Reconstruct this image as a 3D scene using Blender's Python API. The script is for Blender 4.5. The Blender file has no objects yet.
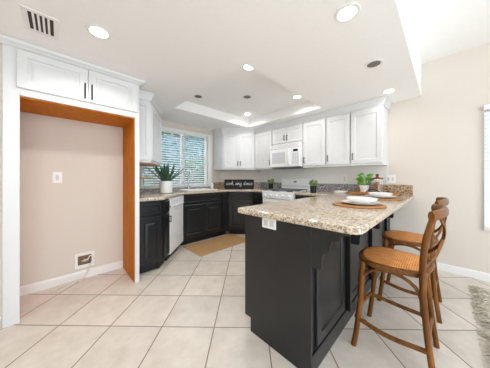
import bpy, bmesh, math, random
from mathutils import Vector, Matrix
random.seed(7)
SC = bpy.context.scene
COL = SC.collection

# ------------------------------------------------------------------ camera, world, lights, exposure
cam_d = bpy.data.cameras.new('camera')
cam = bpy.data.objects.new('camera', cam_d); COL.objects.link(cam)
cam.location = (0, 0, 1.15)
cam.rotation_euler = (math.radians(90), 0, math.radians(45.9))
cam_d.sensor_width = 36; cam_d.lens = 36 * 192 / 490; cam_d.shift_y = -6 / 490; cam_d.clip_start = .02
SC.camera = cam

W = bpy.data.worlds.new('sky'); SC.world = W; W.use_nodes = True
wb = W.node_tree.nodes['Background']; wb.inputs[0].default_value = (.84, .925, 1, 1); wb.inputs[1].default_value = 2.9
SC.view_settings.view_transform = 'Standard'; SC.view_settings.look = 'None'
SC.view_settings.exposure = .57; SC.view_settings.gamma = 1; SC.view_settings.use_curve_mapping = False

# ------------------------------------------------------------------ materials
def new_mat(name):
    m = bpy.data.materials.new(name); m.use_nodes = True
    nt = m.node_tree; b = nt.nodes['Principled BSDF']
    return m, nt, b
def node(nt, t, **kw):
    n = nt.nodes.new(t)
    for k, v in kw.items(): setattr(n, k, v)
    return n
def mat(name, col, rough=.5, metal=0, noise=.04, scale=30, bump=0, trans=0, coat=0, emit=None, stretch=(1, 1, 1)):
    m, nt, b = new_mat(name)
    b.inputs['Roughness'].default_value = rough; b.inputs['Metallic'].default_value = metal
    if trans: b.inputs['Transmission Weight'].default_value = trans; b.inputs['IOR'].default_value = 1.45
    if coat: b.inputs['Coat Weight'].default_value = coat
    tc = node(nt, 'ShaderNodeTexCoord'); mp = node(nt, 'ShaderNodeMapping'); mp.inputs['Scale'].default_value = stretch
    nz = node(nt, 'ShaderNodeTexNoise'); nz.inputs['Scale'].default_value = scale; nz.inputs['Detail'].default_value = 4
    nt.links.new(tc.outputs['Object'], mp.inputs[0]); nt.links.new(mp.outputs[0], nz.inputs['Vector'])
    cr = node(nt, 'ShaderNodeValToRGB')
    c = Vector(col)
    cr.color_ramp.elements[0].position = .3; cr.color_ramp.elements[1].position = .7
    cr.color_ramp.elements[0].color = (*[max(0, x * (1 - noise)) for x in c], 1)
    cr.color_ramp.elements[1].color = (*[min(1, x * (1 + noise)) for x in c], 1)
    nt.links.new(nz.outputs['Fac'], cr.inputs[0]); nt.links.new(cr.outputs[0], b.inputs['Base Color'])
    if bump:
        bp = node(nt, 'ShaderNodeBump'); bp.inputs['Strength'].default_value = bump; bp.inputs['Distance'].default_value = .004
        nt.links.new(nz.outputs['Fac'], bp.inputs['Height']); nt.links.new(bp.outputs[0], b.inputs['Normal'])
    if emit:
        b.inputs['Emission Color'].default_value = (*emit[0], 1); b.inputs['Emission Strength'].default_value = emit[1]
    return m
def srgb(r, g, b):
    f = lambda v: (v / 255 / 12.92) if v / 255 <= .04045 else ((v / 255 + .055) / 1.055) ** 2.4
    return (f(r), f(g), f(b))

def tile_material():
    m, nt, b = new_mat('floor_tile')
    geo = node(nt, 'ShaderNodeNewGeometry')
    mp = node(nt, 'ShaderNodeMapping')
    m0 = node(nt, 'ShaderNodeMapping'); m0.inputs['Rotation'].default_value = (0, 0, math.radians(-45))
    mp.inputs['Scale'].default_value = (1 / .404, 1 / .392, 1)
    mp.inputs['Location'].default_value = (1.472 / .404, -1.475 / .392, 0)
    nt.links.new(geo.outputs['Position'], m0.inputs[0]); nt.links.new(m0.outputs[0], mp.inputs[0])
    def vm(op, a, c=None):
        n = node(nt, 'ShaderNodeVectorMath', operation=op); nt.links.new(a, n.inputs[0])
        if c is not None:
            if isinstance(c, tuple): n.inputs[1].default_value = c
            else: nt.links.new(c, n.inputs[1])
        return n.outputs[0]
    fr = vm('FRACTION', mp.outputs[0]); fl = vm('FLOOR', mp.outputs[0])
    ab = vm('ABSOLUTE', vm('SUBTRACT', fr, (.5, .5, .5)))
    sx = node(nt, 'ShaderNodeSeparateXYZ'); nt.links.new(ab, sx.inputs[0])
    mx = node(nt, 'ShaderNodeMath', operation='MAXIMUM'); nt.links.new(sx.outputs[0], mx.inputs[0]); nt.links.new(sx.outputs[1], mx.inputs[1])
    g = node(nt, 'ShaderNodeMapRange'); g.inputs[1].default_value = .4875; g.inputs[2].default_value = .4935
    nt.links.new(mx.outputs[0], g.inputs[0])
    flat = node(nt, 'ShaderNodeVectorMath', operation='MULTIPLY'); nt.links.new(fl, flat.inputs[0]); flat.inputs[1].default_value = (1, 1, 0)
    wn = node(nt, 'ShaderNodeTexWhiteNoise'); nt.links.new(flat.outputs[0], wn.inputs['Vector'])
    n1 = node(nt, 'ShaderNodeTexNoise'); n1.inputs['Scale'].default_value = 7; n1.inputs['Detail'].default_value = 6; n1.inputs['Roughness'].default_value = .65
    ad = node(nt, 'ShaderNodeVectorMath', operation='ADD'); nt.links.new(geo.outputs['Position'], ad.inputs[0]); nt.links.new(wn.outputs['Color'], ad.inputs[1])
    nt.links.new(ad.outputs[0], n1.inputs['Vector'])
    cr = node(nt, 'ShaderNodeValToRGB')
    e = cr.color_ramp.elements
    e[0].position = .3; e[0].color = (*srgb(210, 199, 187), 1); e[1].position = .7; e[1].color = (*srgb(231, 222, 211), 1)
    nt.links.new(n1.outputs['Fac'], cr.inputs[0])
    hsv = node(nt, 'ShaderNodeHueSaturation')
    mr = node(nt, 'ShaderNodeMapRange'); mr.inputs[3].default_value = .94; mr.inputs[4].default_value = 1.05
    nt.links.new(wn.outputs['Value'], mr.inputs[0]); nt.links.new(mr.outputs[0], hsv.inputs['Value']); nt.links.new(cr.outputs[0], hsv.inputs['Color'])
    mix = node(nt, 'ShaderNodeMix', data_type='RGBA'); mix.inputs['B'].default_value = (*srgb(138, 118, 103), 1)
    nt.links.new(g.outputs[0], mix.inputs['Factor']); nt.links.new(hsv.outputs[0], mix.inputs['A']); nt.links.new(mix.outputs['Result'], b.inputs['Base Color'])
    rr = node(nt, 'ShaderNodeMapRange'); rr.inputs[3].default_value = .32; rr.inputs[4].default_value = .85
    nt.links.new(g.outputs[0], rr.inputs[0]); nt.links.new(rr.outputs[0], b.inputs['Roughness'])
    bp = node(nt, 'ShaderNodeBump'); bp.invert = True; bp.inputs['Strength'].default_value = .4; bp.inputs['Distance'].default_value = .003
    nt.links.new(g.outputs[0], bp.inputs['Height']); nt.links.new(bp.outputs[0], b.inputs['Normal'])
    return m

def granite(name, cols, scale=55, rough=.12):
    m, nt, b = new_mat(name)
    geo = node(nt, 'ShaderNodeNewGeometry')
    n0 = node(nt, 'ShaderNodeTexNoise'); n0.inputs['Scale'].default_value = scale; n0.inputs['Detail'].default_value = 5; n0.inputs['Roughness'].default_value = .7
    nt.links.new(geo.outputs['Position'], n0.inputs['Vector'])
    cr = node(nt, 'ShaderNodeValToRGB'); cr.color_ramp.interpolation = 'LINEAR'
    e = cr.color_ramp.elements
    pos = [.30, .40, .46, .56, .66]
    while len(e) < 5: e.new(.5)
    for i in range(5): e[i].position = pos[i]; e[i].color = (*srgb(*cols[i]), 1)
    nt.links.new(n0.outputs['Fac'], cr.inputs[0])
    v = node(nt, 'ShaderNodeTexVoronoi'); v.inputs['Scale'].default_value = scale * 1.1
    nt.links.new(geo.outputs['Position'], v.inputs['Vector'])
    sp = node(nt, 'ShaderNodeSeparateColor'); nt.links.new(v.outputs['Color'], sp.inputs[0])
    st = node(nt, 'ShaderNodeMapRange'); st.inputs[1].default_value = .82; st.inputs[2].default_value = .92
    nt.links.new(sp.outputs[0], st.inputs[0])
    mix = node(nt, 'ShaderNodeMix', data_type='RGBA'); mix.inputs['B'].default_value = (*srgb(*cols[1]), 1)
    nt.links.new(st.outputs[0], mix.inputs['Factor']); nt.links.new(cr.outputs[0], mix.inputs['A'])
    nt.links.new(mix.outputs['Result'], b.inputs['Base Color'])
    b.inputs['Roughness'].default_value = rough
    return m

def wood(name, c0, c1, scale=6, stretch=(1, 1, .12), rough=.4):
    m, nt, b = new_mat(name)
    tc = node(nt, 'ShaderNodeTexCoord'); mp = node(nt, 'ShaderNodeMapping'); mp.inputs['Scale'].default_value = stretch
    nz = node(nt, 'ShaderNodeTexNoise'); nz.inputs['Scale'].default_value = scale * 4; nz.inputs['Detail'].default_value = 6; nz.inputs['Distortion'].default_value = .6
    nt.links.new(tc.outputs['Object'], mp.inputs[0]); nt.links.new(mp.outputs[0], nz.inputs['Vector'])
    cr = node(nt, 'ShaderNodeValToRGB'); e = cr.color_ramp.elements
    e[0].position = .32; e[0].color = (*srgb(*c0), 1); e[1].position = .68; e[1].color = (*srgb(*c1), 1)
    nt.links.new(nz.outputs['Fac'], cr.inputs[0]); nt.links.new(cr.outputs[0], b.inputs['Base Color'])
    b.inputs['Roughness'].default_value = rough; b.inputs['Specular IOR Level'].default_value = .2
    return m

def weave(name, c0, c1, scale, rough=.65, rings=False):
    m, nt, b = new_mat(name)
    tc = node(nt, 'ShaderNodeTexCoord')
    if rings:
        w1 = node(nt, 'ShaderNodeTexWave', wave_type='RINGS', rings_direction='Z')
    else:
        w1 = node(nt, 'ShaderNodeTexWave', bands_direction='X')
    w2 = node(nt, 'ShaderNodeTexWave', bands_direction='Y')
    for w in (w1, w2):
        w.inputs['Scale'].default_value = scale; w.inputs['Distortion'].default_value = .6; nt.links.new(tc.outputs['Object'], w.inputs['Vector'])
    mu = node(nt, 'ShaderNodeMath', operation='MULTIPLY'); nt.links.new(w1.outputs['Fac'], mu.inputs[0])
    if rings: mu.inputs[1].default_value = 1
    else: nt.links.new(w2.outputs['Fac'], mu.inputs[1])
    nz = node(nt, 'ShaderNodeTexNoise'); nz.inputs['Scale'].default_value = 25; nt.links.new(tc.outputs['Object'], nz.inputs['Vector'])
    ad = node(nt, 'ShaderNodeMath', operation='MULTIPLY_ADD'); nt.links.new(nz.outputs['Fac'], ad.inputs[0]); ad.inputs[1].default_value = .9; nt.links.new(mu.outputs[0], ad.inputs[2])
    cr = node(nt, 'ShaderNodeValToRGB'); e = cr.color_ramp.elements
    e[0].position = .3; e[0].color = (*srgb(*c0), 1); e[1].position = 1; e[1].color = (*srgb(*c1), 1)
    nt.links.new(ad.outputs[0], cr.inputs[0]); nt.links.new(cr.outputs[0], b.inputs['Base Color'])
    bp = node(nt, 'ShaderNodeBump'); bp.inputs['Strength'].default_value = .5; bp.inputs['Distance'].default_value = .003
    nt.links.new(mu.outputs[0], bp.inputs['Height']); nt.links.new(bp.outputs[0], b.inputs['Normal'])
    b.inputs['Roughness'].default_value = rough
    return m

M = {}
M['ceiling'] = mat('ceiling_paint', srgb(250, 249, 247), .9, noise=.01)
M['wall'] = mat('beige_wall_paint', srgb(222, 213, 202), .85, noise=.012, scale=60, bump=.05)
M['splashwall'] = mat('off_white_wall', srgb(236, 235, 230), .8, noise=.01)
M['trim'] = mat('white_trim_paint', srgb(240, 238, 235), .4, noise=.01)
M['white'] = mat('white_cabinet_paint', srgb(226, 226, 226), .35, noise=.008)
M['dark'] = mat('charcoal_cabinet_paint', srgb(27, 28, 30), .3, noise=.06, scale=12)
M['black'] = mat('black_metal', srgb(28, 28, 29), .35, noise=.05)
M['toe'] = mat('black_toe_kick', srgb(26, 26, 27), .6)
M['appl'] = mat('white_appliance_enamel', srgb(240, 240, 240), .18, noise=.005)
M['applgrey'] = mat('pale_grey_plastic', srgb(205, 206, 207), .35)
M['glassdark'] = mat('dark_glass', srgb(40, 42, 44), .08)
M['grate'] = mat('grey_cast_iron', srgb(95, 95, 96), .5)
M['chrome'] = mat('brushed_chrome', srgb(200, 200, 202), .2, metal=1, noise=.02)
M['oak'] = wood('orange_oak_veneer', (184, 100, 2), (214, 130, 10), rough=.6)
M['stool'] = wood('brown_bentwood', (82, 48, 18), (138, 88, 40), scale=5, rough=.35)
M['traywood'] = wood('brown_tray_wood', (160, 106, 62), (196, 142, 92), stretch=(.2, 1, 1))
M['lidwood'] = wood('dark_lid_wood', (120, 66, 34), (150, 88, 50), stretch=(1, 1, 1))
M['seat'] = weave('woven_rattan', (186, 106, 40), (240, 170, 98), 28)
M['mat'] = weave('woven_seagrass', (128, 82, 44), (186, 136, 84), 30, rings=True)
M['jute'] = weave('woven_jute', (166, 126, 80), (204, 166, 116), 24)
M['rug'] = mat('tan_rug_pile', srgb(206, 192, 172), .95, noise=.15, scale=40, bump=.6)
M['fringe'] = mat('pale_yarn', srgb(206, 196, 180), .9, noise=.3, scale=60)
M['granite'] = granite('beige_granite', [(84, 70, 60), (150, 128, 106), (196, 180, 158), (216, 203, 184), (232, 224, 211)], scale=85)
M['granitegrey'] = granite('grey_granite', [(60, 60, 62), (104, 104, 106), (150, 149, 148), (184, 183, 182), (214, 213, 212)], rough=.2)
M['granitebrown'] = granite('brown_granite', [(58, 42, 32), (112, 84, 60), (164, 134, 104), (192, 164, 132), (214, 194, 168)], rough=.2)
M['ceramic'] = mat('white_glazed_ceramic', srgb(240, 239, 236), .15, noise=.005)
M['plastic'] = mat('white_plate_plastic', srgb(242, 241, 238), .4, noise=.005)
M['slat'] = mat('white_blind_slat', srgb(236, 240, 243), .5, noise=.01)
M['glass'] = mat('clear_glass', (1, 1, 1), .01, trans=1, noise=0)
M['leafdark'] = mat('dark_blue_green_leaf', srgb(54, 88, 70), .4, noise=.4, scale=18)
M['leaf'] = mat('bright_green_leaf', srgb(120, 184, 70), .5, noise=.3, scale=30)
M['leafpale'] = mat('dusty_green_leaf', srgb(120, 146, 84), .55, noise=.3, scale=40)
M['soil'] = mat('dark_soil', srgb(60, 44, 34), .95, noise=.3)
M['pot_black'] = mat('black_pot_glaze', srgb(22, 22, 24), .6)
M['pot_grey'] = mat('grey_pot_cement', srgb(128, 128, 126), .7)
M['sign'] = mat('black_sign_board', srgb(24, 25, 26), .85)
M['chalk'] = mat('white_sign_paint', srgb(236, 236, 234), .6)
M['cookie'] = mat('biscuit', srgb(198, 146, 92), .8, noise=.25, scale=60)
M['lamp'] = mat('lamp_lens', (1, 1, 1), .3, emit=((1, .97, .92), 9))
M['lampoff'] = mat('dark_lamp_baffle', srgb(112, 108, 102), .5)
M['slot'] = mat('dark_vent_slot', srgb(70, 60, 52), .8)
M['hedge'] = mat('hedge_leaf', srgb(76, 116, 78), .6, noise=.4, scale=3)
M['hedge2'] = mat('blue_green_leaf', srgb(96, 134, 128), .6, noise=.4, scale=3)
M['bark'] = mat('brown_bark', srgb(104, 86, 72), .9, noise=.3)
M['grass'] = mat('lawn', srgb(120, 132, 92), .95, noise=.3)
M['backdropwall'] = mat('pale_backdrop_paint', srgb(140, 158, 176), .8)
M['cord'] = mat('white_vinyl_tube', srgb(236, 232, 224), .4)
M['boxin'] = mat('tan_box_inside', srgb(120, 100, 82), .8, noise=.2)
M['brass'] = mat('brass_valve', srgb(196, 176, 140), .3, metal=.6)

# ------------------------------------------------------------------ mesh builder
class MB:
    def __init__(s): s.bm = bmesh.new()
    def box(s, x0, x1, y0, y1, z0, z1, m=None):
        v = [Vector((x, y, z)) for x in (x0, x1) for y in (y0, y1) for z in (z0, z1)]
        if m: v = [m @ p for p in v]
        b = [s.bm.verts.new(p) for p in v]
        for f in ((0, 1, 3, 2), (4, 6, 7, 5), (0, 4, 5, 1), (2, 3, 7, 6), (0, 2, 6, 4), (1, 5, 7, 3)): s.bm.faces.new([b[i] for i in f])
        return s
    def prism(s, poly, z0, z1, m=None):
        lo = [Vector((x, y, z0)) for x, y in poly]; hi = [Vector((x, y, z1)) for x, y in poly]
        if m: lo = [m @ p for p in lo]; hi = [m @ p for p in hi]
        lo = [s.bm.verts.new(p) for p in lo]; hi = [s.bm.verts.new(p) for p in hi]
        n = len(poly)
        s.bm.faces.new(lo[::-1]); s.bm.faces.new(hi)
        for i in range(n): s.bm.faces.new((lo[i], lo[(i + 1) % n], hi[(i + 1) % n], hi[i]))
        return s
    def rings(s, rs, closed_ends=True, loop=False):
        vs = [[s.bm.verts.new(p) for p in r] for r in rs]
        n = len(vs[0])
        pairs = list(zip(vs, vs[1:])) + ([(vs[-1], vs[0])] if loop else [])
        for a, b in pairs:
            for i in range(n): s.bm.faces.new((a[i], a[(i + 1) % n], b[(i + 1) % n], b[i]))
        if closed_ends and not loop: s.bm.faces.new(vs[0][::-1]); s.bm.faces.new(vs[-1])
        return s
    def tube(s, pts, r, seg=8, closed=False, flat=None):
        pts = [Vector(p) for p in pts]; n = len(pts)
        rad = r if isinstance(r, (list, tuple)) else [r] * n
        rs = []; up = None
        for i, p in enumerate(pts):
            if closed: t = pts[(i + 1) % n] - pts[i - 1]
            else: t = pts[min(i + 1, n - 1)] - pts[max(i - 1, 0)]
            t.normalize()
            if up is None:
                up = Vector((0, 0, 1)) if abs(t.z) < .9 else Vector((1, 0, 0))
            a = (up - t * up.dot(t)); a.normalize(); up = a; b = t.cross(a)
            ra, rb = (rad[i], rad[i]) if flat is None else (rad[i] * flat[0], rad[i] * flat[1])
            rs.append([p + a * math.cos(k / seg * math.tau) * ra + b * math.sin(k / seg * math.tau) * rb for k in range(seg)])
        return s.rings(rs, loop=closed)
    def lathe(s, prof, c=(0, 0, 0), seg=24, sx=1, sy=1):
        rs = [[Vector((c[0] + r * math.cos(k / seg * math.tau) * sx, c[1] + r * math.sin(k / seg * math.tau) * sy, c[2] + z)) for k in range(seg)] for r, z in prof]
        return s.rings(rs)
    def face(s, pts): s.bm.faces.new([s.bm.verts.new(Vector(p)) for p in pts]); return s
    def door(s, x0, x1, z0, z1, y=0, t=.02, fr=.055, style='raised'):
        def rect(i, yy): return [Vector((x0 + i, yy, z0 + i)), Vector((x1 - i, yy, z0 + i)), Vector((x1 - i, yy, z1 - i)), Vector((x0 + i, yy, z1 - i))]
        w = min(x1 - x0, z1 - z0); fr = min(fr, w * .28)
        R = [rect(0, y), rect(0, y - t + .004), rect(.004, y - t), rect(fr, y - t), rect(fr + .007, y - t + .009)]
        if style == 'raised' and w > .2: R += [rect(fr + .018, y - t + .009), rect(fr + .04, y - t + .002)]
        s.rings(R)
        if style == 'bead':
            i = fr + .009; n = max(3, int((x1 - x0 - 2 * i) / .035)); wd = (x1 - x0 - 2 * i) / n
            for k in range(n): s.box(x0 + i + k * wd + .003, x0 + i + (k + 1) * wd - .003, y - t + .0085, y - t + .005, z0 + i, z1 - i)
        return s
    def leaf(s, p, d, L, w, bend=.3, side=None, seg=3):
        p = Vector(p); d = Vector(d).normalized(); side = Vector(side) if side else d.cross(Vector((random.uniform(-1, 1), random.uniform(-1, 1), random.uniform(-.3, 1))))
        if side.length < 1e-3: side = Vector((1, 0, 0))
        side.normalize(); nrm = side.cross(d)
        prev = None; pr = [.25, 1, .75, 0] if seg == 3 else [1, .95, .8, .55, 0]
        n = len(pr) - 1
        for i in range(n + 1):
            t = i / n; c = p + d * L * t + Vector((0, 0, -1)) * bend * L * t * t
            ww = w * pr[i] / 2
            cur = [s.bm.verts.new(c - side * ww), s.bm.verts.new(c + nrm * w * .12), s.bm.verts.new(c + side * ww)] if ww > 0 else [s.bm.verts.new(c)]
            if prev:
                if len(cur) == 3:
                    s.bm.faces.new((prev[0], prev[1], cur[1], cur[0])); s.bm.faces.new((prev[1], prev[2], cur[2], cur[1]))
                else:
                    s.bm.faces.new((prev[0], prev[1], cur[0])); s.bm.faces.new((prev[1], prev[2], cur[0]))
            prev = cur
        return s
    def build(s, name, m, parent=None, smooth=False, bevel=0, recalc=True, solid=0):
        if recalc: bmesh.ops.recalc_face_normals(s.bm, faces=s.bm.faces)
        me = bpy.data.meshes.new(name); s.bm.to_mesh(me); s.bm.free()
        me.materials.append(m if not isinstance(m, str) else M[m])
        o = bpy.data.objects.new(name, me); COL.objects.link(o)
        if parent: o.parent = parent
        if smooth:
            for p in me.polygons: p.use_smooth = True
            try: me.set_sharp_from_angle(angle=math.radians(40))
            except Exception: pass
        if bevel:
            b = o.modifiers.new('bevel', 'BEVEL'); b.width = bevel; b.segments = 3; b.limit_method = 'ANGLE'; b.angle_limit = math.radians(40)
        if solid:
            b = o.modifiers.new('solid', 'SOLIDIFY'); b.thickness = solid; b.offset = 0
        return o

def tag(o, label=None, cat=None, group=None, kind=None):
    if label: o['label'] = label
    if cat: o['category'] = cat
    if group: o['group'] = group
    if kind: o['kind'] = kind
    return o
def thing(name, label, cat, loc=(0, 0, 0), rz=0, group=None):
    o = bpy.data.objects.new(name, None); o.empty_display_size = .05; COL.objects.link(o)
    o.location = loc; o.rotation_euler = (0, 0, rz)
    return tag(o, label, cat, group)
def struct(name, mb, m, **k): return tag(mb.build(name, m, **k), kind='structure')
def dup(root, loc, rz, label):
    r = root.copy(); COL.objects.link(r); r.location = loc; r.rotation_euler = (0, 0, rz); r['label'] = label
    def rec(src, dst):
        for ch in list(src.children):
            c = ch.copy(); COL.objects.link(c); c.parent = dst; rec(ch, c)
    rec(root, r)
    return r
def bez(pts, n=12):
    """Catmull-Rom through points"""
    P = [Vector(p) for p in pts]; P = [P[0] * 2 - P[1]] + P + [P[-1] * 2 - P[-2]]; out = []
    for i in range(1, len(P) - 2):
        for k in range(n):
            t = k / n; a, b, c, d = P[i - 1:i + 3]
            out.append(.5 * ((2 * b) + (c - a) * t + (2 * a - 5 * b + 4 * c - d) * t * t + (3 * b - a - 3 * c + d) * t ** 3))
    out.append(P[-2]); return out

# ------------------------------------------------------------------ the setting
CZ = 2.225; HZ = 2.65; BY = 3.43; LX = -3.62
struct('floor', MB().box(-3.9, 2.6, -1.1, BY + .1, -.1, 0), tile_material())
c = MB()
TX0, TX1, TY0, TY1, TZ = -2.86, -1.30, 1.265, 2.885, 2.385
for x0, x1, y0, y1 in ((-3.8, TX0, -1.1, BY + .1), (TX1, -.2, -1.1, BY + .1), (TX0, TX1, -1.1, TY0), (TX0, TX1, TY1, BY + .1)):
    c.box(x0, x1, y0, y1, CZ, HZ)
c.box(TX0, TX1, TY0, TY1, TZ, HZ)
c.box(-3.8, 2.6, -1.1, BY + .1, HZ, HZ + .1)
struct('ceiling', c, 'ceiling')
# back wall with the right-hand window hole
WX0, WX1, WZ0, WZ1 = .335, 1.55, .60, 1.93
w = MB()
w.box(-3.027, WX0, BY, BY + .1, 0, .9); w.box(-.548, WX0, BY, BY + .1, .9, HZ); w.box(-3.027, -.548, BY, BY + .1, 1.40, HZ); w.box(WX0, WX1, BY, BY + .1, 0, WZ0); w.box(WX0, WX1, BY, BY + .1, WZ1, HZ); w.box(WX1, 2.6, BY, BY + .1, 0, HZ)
struct('wall_back', w, 'wall')
struct('wall_kitchen', MB().box(-3.027, -.548, BY, BY + .1, .9, 1.40), 'splashwall')  # section between counter and upper cabinets, lighter than the rest of the wall
struct('wall_corner', MB().prism([(-3.62, 2.711), (-3.027, 3.43), (-3.1, 3.5), (-3.72, 2.75)], 0, CZ), 'wall')
KY0, KY1, KZ0, KZ1 = 1.02, 2.37, .985, 2.075
w = MB()
w.box(LX - .1, LX, .60, KY0, 0, CZ); w.box(LX - .1, LX, KY1, 2.75, 0, CZ); w.box(LX - .1, LX, KY0, KY1, 0, KZ0); w.box(LX - .1, LX, KY0, KY1, KZ1, CZ)
struct('wall_left', w, 'wall')
struct('wall_return', MB().box(LX, -2.885, .60, .638, 0, CZ), 'wall')
struct('wall_alcove', MB().box(-2.98, -2.88, -.4, .598, 0, CZ), 'wall')
struct('wall_near', MB().box(-2.46, -2.36, -1.1, -.3115, 0, CZ), 'wall')
def base(name, p0, p1, n):      # baseboard along p0->p1, n = outward
    d = Vector((p1[0] - p0[0], p1[1] - p0[1], 0)); L = d.length; a = math.atan2(d.y, d.x)
    mm = Matrix.Translation((p0[0], p0[1], 0)) @ Matrix.Rotation(a, 4, 'Z')
    prof = [(0, 0), (.014, 0), (.014, .07), (.009, .085), (0, .09)]
    b = MB(); s = n
    rs = [[mm @ Vector((x, s * y, z)) for y, z in prof] for x in (0, L)]
    struct(name, b.rings(rs), 'trim')
base('baseboard_back', (-.5, BY - .001), (2.6, BY - .001), -1)
base('baseboard_alcove', (-2.879, -.283), (-2.879, .592), -1)
base('baseboard_near', (-2.359, -1.1), (-2.359, -.32), -1)

struct('light_block_front', MB().box(-2.36, 1.7, -1.2, -1.1, 0, HZ), 'wall')  # unseen, added behind the camera to cut daylight on the back wall

struct('light_block_right', MB().box(2.6, 2.7, 2.3, BY + .1, 0, HZ), 'wall')  # unseen partial wall, added and sized to hold back light from the right

# windows (setting)
def window(idx, loc, rz, w, h, mull, depth=.1):
    root = tag(bpy.data.objects.new('window_%d' % idx, None), kind='structure'); COL.objects.link(root); root.location = loc; root.rotation_euler = (0, 0, rz)
    f = MB(); t = .035
    f.box(0, t, .03, .09, 0, h); f.box(w - t, w, .03, .09, 0, h); f.box(t, w - t, .03, .09, 0, t); f.box(t, w - t, .03, .09, h - t, h)
    xs = [t] + mull + [w - t]
    for m in mull: f.box(m - .03, m + .03, .02, .09, t, h - t)
    f.build('window_frame', 'trim', root, bevel=.003)
    for i in range(len(xs) - 1):
        MB().box(xs[i] + (.03 if i else 0), xs[i + 1] - (.03 if i < len(xs) - 2 else 0), .058, .062, t, h - t).build('pane', 'glass', root)
    return root
win1 = window(1, (LX, KY0, KZ0), math.radians(90), KY1 - KY0, KZ1 - KZ0, [1.80 - KY0])
tr = MB()
tr.box(LX, LX + .015, KY1, KY1 + .085, KZ0 - .03, KZ1 + .03); tr.box(LX, LX + .015, KY0, KY1, KZ1, KZ1 + .03); tr.box(LX, LX + .03, KY0, KY1 + .085, KZ0 - .02, KZ0)
struct('trim_1', tr, 'trim', bevel=.003)
win2 = window(2, (WX0, BY, WZ0), 0, WX1 - WX0, WZ1 - WZ0, [(WX1 - WX0) / 2])
tr = MB(); tr.box(WX0 - .02, WX1 + .02, BY - .03, BY, WZ0 - .03, WZ0)
struct('trim_2', tr, 'trim', bevel=.003)

def blind(loc, rz, w, h, label, tilt, pitch=.045, y=-.0, group=None):
    r = thing('window_blind', label, 'blind', loc, rz, group)
    MB().box(0, w, y - .03, y + .03, h - .05, h).build('headrail', 'slat', r, bevel=.003)
    s = MB(); n = int((h - .09) / pitch)
    for i in range(n):
        z = .04 + i * pitch
        m = Matrix.Translation((0, y, z)) @ Matrix.Rotation(tilt, 4, 'X')
        s.box(.004, w - .004, -.024, .024, -.0012, .0012, m)
    s.build('slats', 'slat', r)
    MB().box(.002, w - .002, y - .025, y + .025, 0, .022).build('bottom_rail', 'slat', r, bevel=.003)
    for x in (.15 * w, .85 * w):
        c_ = MB(); c_.tube([(x, y - .027, .01), (x, y - .027, h - .03)], .0012, 5); 
        c_.build('cord', 'slat', r)
    return r
pk = 1.80 - KY0
blind((LX + .005, KY0 + .037, KZ0 + .002), math.radians(90), pk - .04, KZ1 - KZ0 - .006, 'white slatted blind over the left pane of the kitchen sink window', math.radians(24))
blind((LX + .005, 1.80 + .005, KZ0 + .002), math.radians(90), KY1 - 1.80 - .042, KZ1 - KZ0 - .006, 'white slatted blind over the right pane of the kitchen sink window', math.radians(24))
blind((WX0 - .02, BY - .036, WZ0 + .003), 0, WX1 - WX0 + .04, WZ1 - WZ0 + .02, 'white closed slatted blind on the beige dining wall at the right edge', math.radians(62))

# outside the kitchen window
struct('ground', MB().box(-12, LX - .12, -5, 9, -.2, -.1), 'grass')
def bush(name, label, cat, x, y, h, r, m, n, L=.16, trunk=.5):
    t = thing(name, label, cat, (x, y, -.1))
    f = MB()
    for i in range(n):
        u = random.uniform(0, math.tau); v = random.uniform(-1, 1); q = random.random() ** .4
        d = Vector((math.cos(u) * math.sqrt(1 - v * v), math.sin(u) * math.sqrt(1 - v * v), v))
        p = Vector((d.x * r * q, d.y * r * q, trunk + (h - trunk) / 2 + d.z * (h - trunk) / 2 * q))
        f.leaf(p, d + Vector((random.uniform(-.6, .6), random.uniform(-.6, .6), random.uniform(-.6, .3))), L * random.uniform(.6, 1.3), L * .4)
    f.build('foliage', m, t, recalc=False)
    b = MB()
    b.tube([(0, 0, 0), (.03, .02, trunk * .6), (0, 0, trunk + .3), (.05, -.03, h * .75)], [.07, .06, .05, .02])
    for k in range(6):
        a = k * 1.1; b.tube([(0, 0, trunk + .1 + .1 * k), (math.cos(a) * r * .4, math.sin(a) * r * .4, trunk + .35 + .15 * k), (math.cos(a) * r * .75, math.sin(a) * r * .75, trunk + .5 + .2 * k)], [.03, .02, .008], 6)
    b.build('stem', 'bark', t, smooth=True)
bush('garden_shrub', 'dark green shrub seen low through the left window pane', 'shrub', -4.7, 1.75, 1.7, .4, M['hedge'], 420, L=.12, trunk=.3)
bush('garden_shrub', 'bushy green shrub seen low through the right window pane', 'shrub', -4.9, 2.75, 1.8, .5, M['hedge'], 520, L=.12, trunk=.3)
bush('garden_tree', 'pale blue-green tree seen high through the right window pane', 'tree', -6.8, 4.2, 3.5, .95, M['hedge2'], 1300, L=.17, trunk=.6)
bush('garden_tree', 'blue-green tree seen high through the left window pane', 'tree', -6.8, 2.2, 3.3, .95, M['hedge2'], 900, L=.17, trunk=.7)
nh = thing('sky_backdrop', 'pale blue-grey house wall added behind the trees to cover bright sky outside the kitchen window', 'backdrop', (-9.2, 4.2, -.1), math.radians(90))  # added to keep the bright open sky out of the window view
q = MB(); q.box(-5, 5, 0, 3, 0, 3.3)
for i in range(22): q.box(-5, 5, -.014, 0, .15 * i, .15 * i + .14)
q.build('wall', 'backdropwall', nh)
q = MB(); q.prism([(-.5, 3.3), (3.5, 3.3), (1.5, 4.6)], -5.3, 5.3, Matrix(((0, 0, 1, 0), (1, 0, 0, 0), (0, 1, 0, 0), (0, 0, 0, 1)))); q.build('backdrop_top', 'bark', nh)

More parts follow.
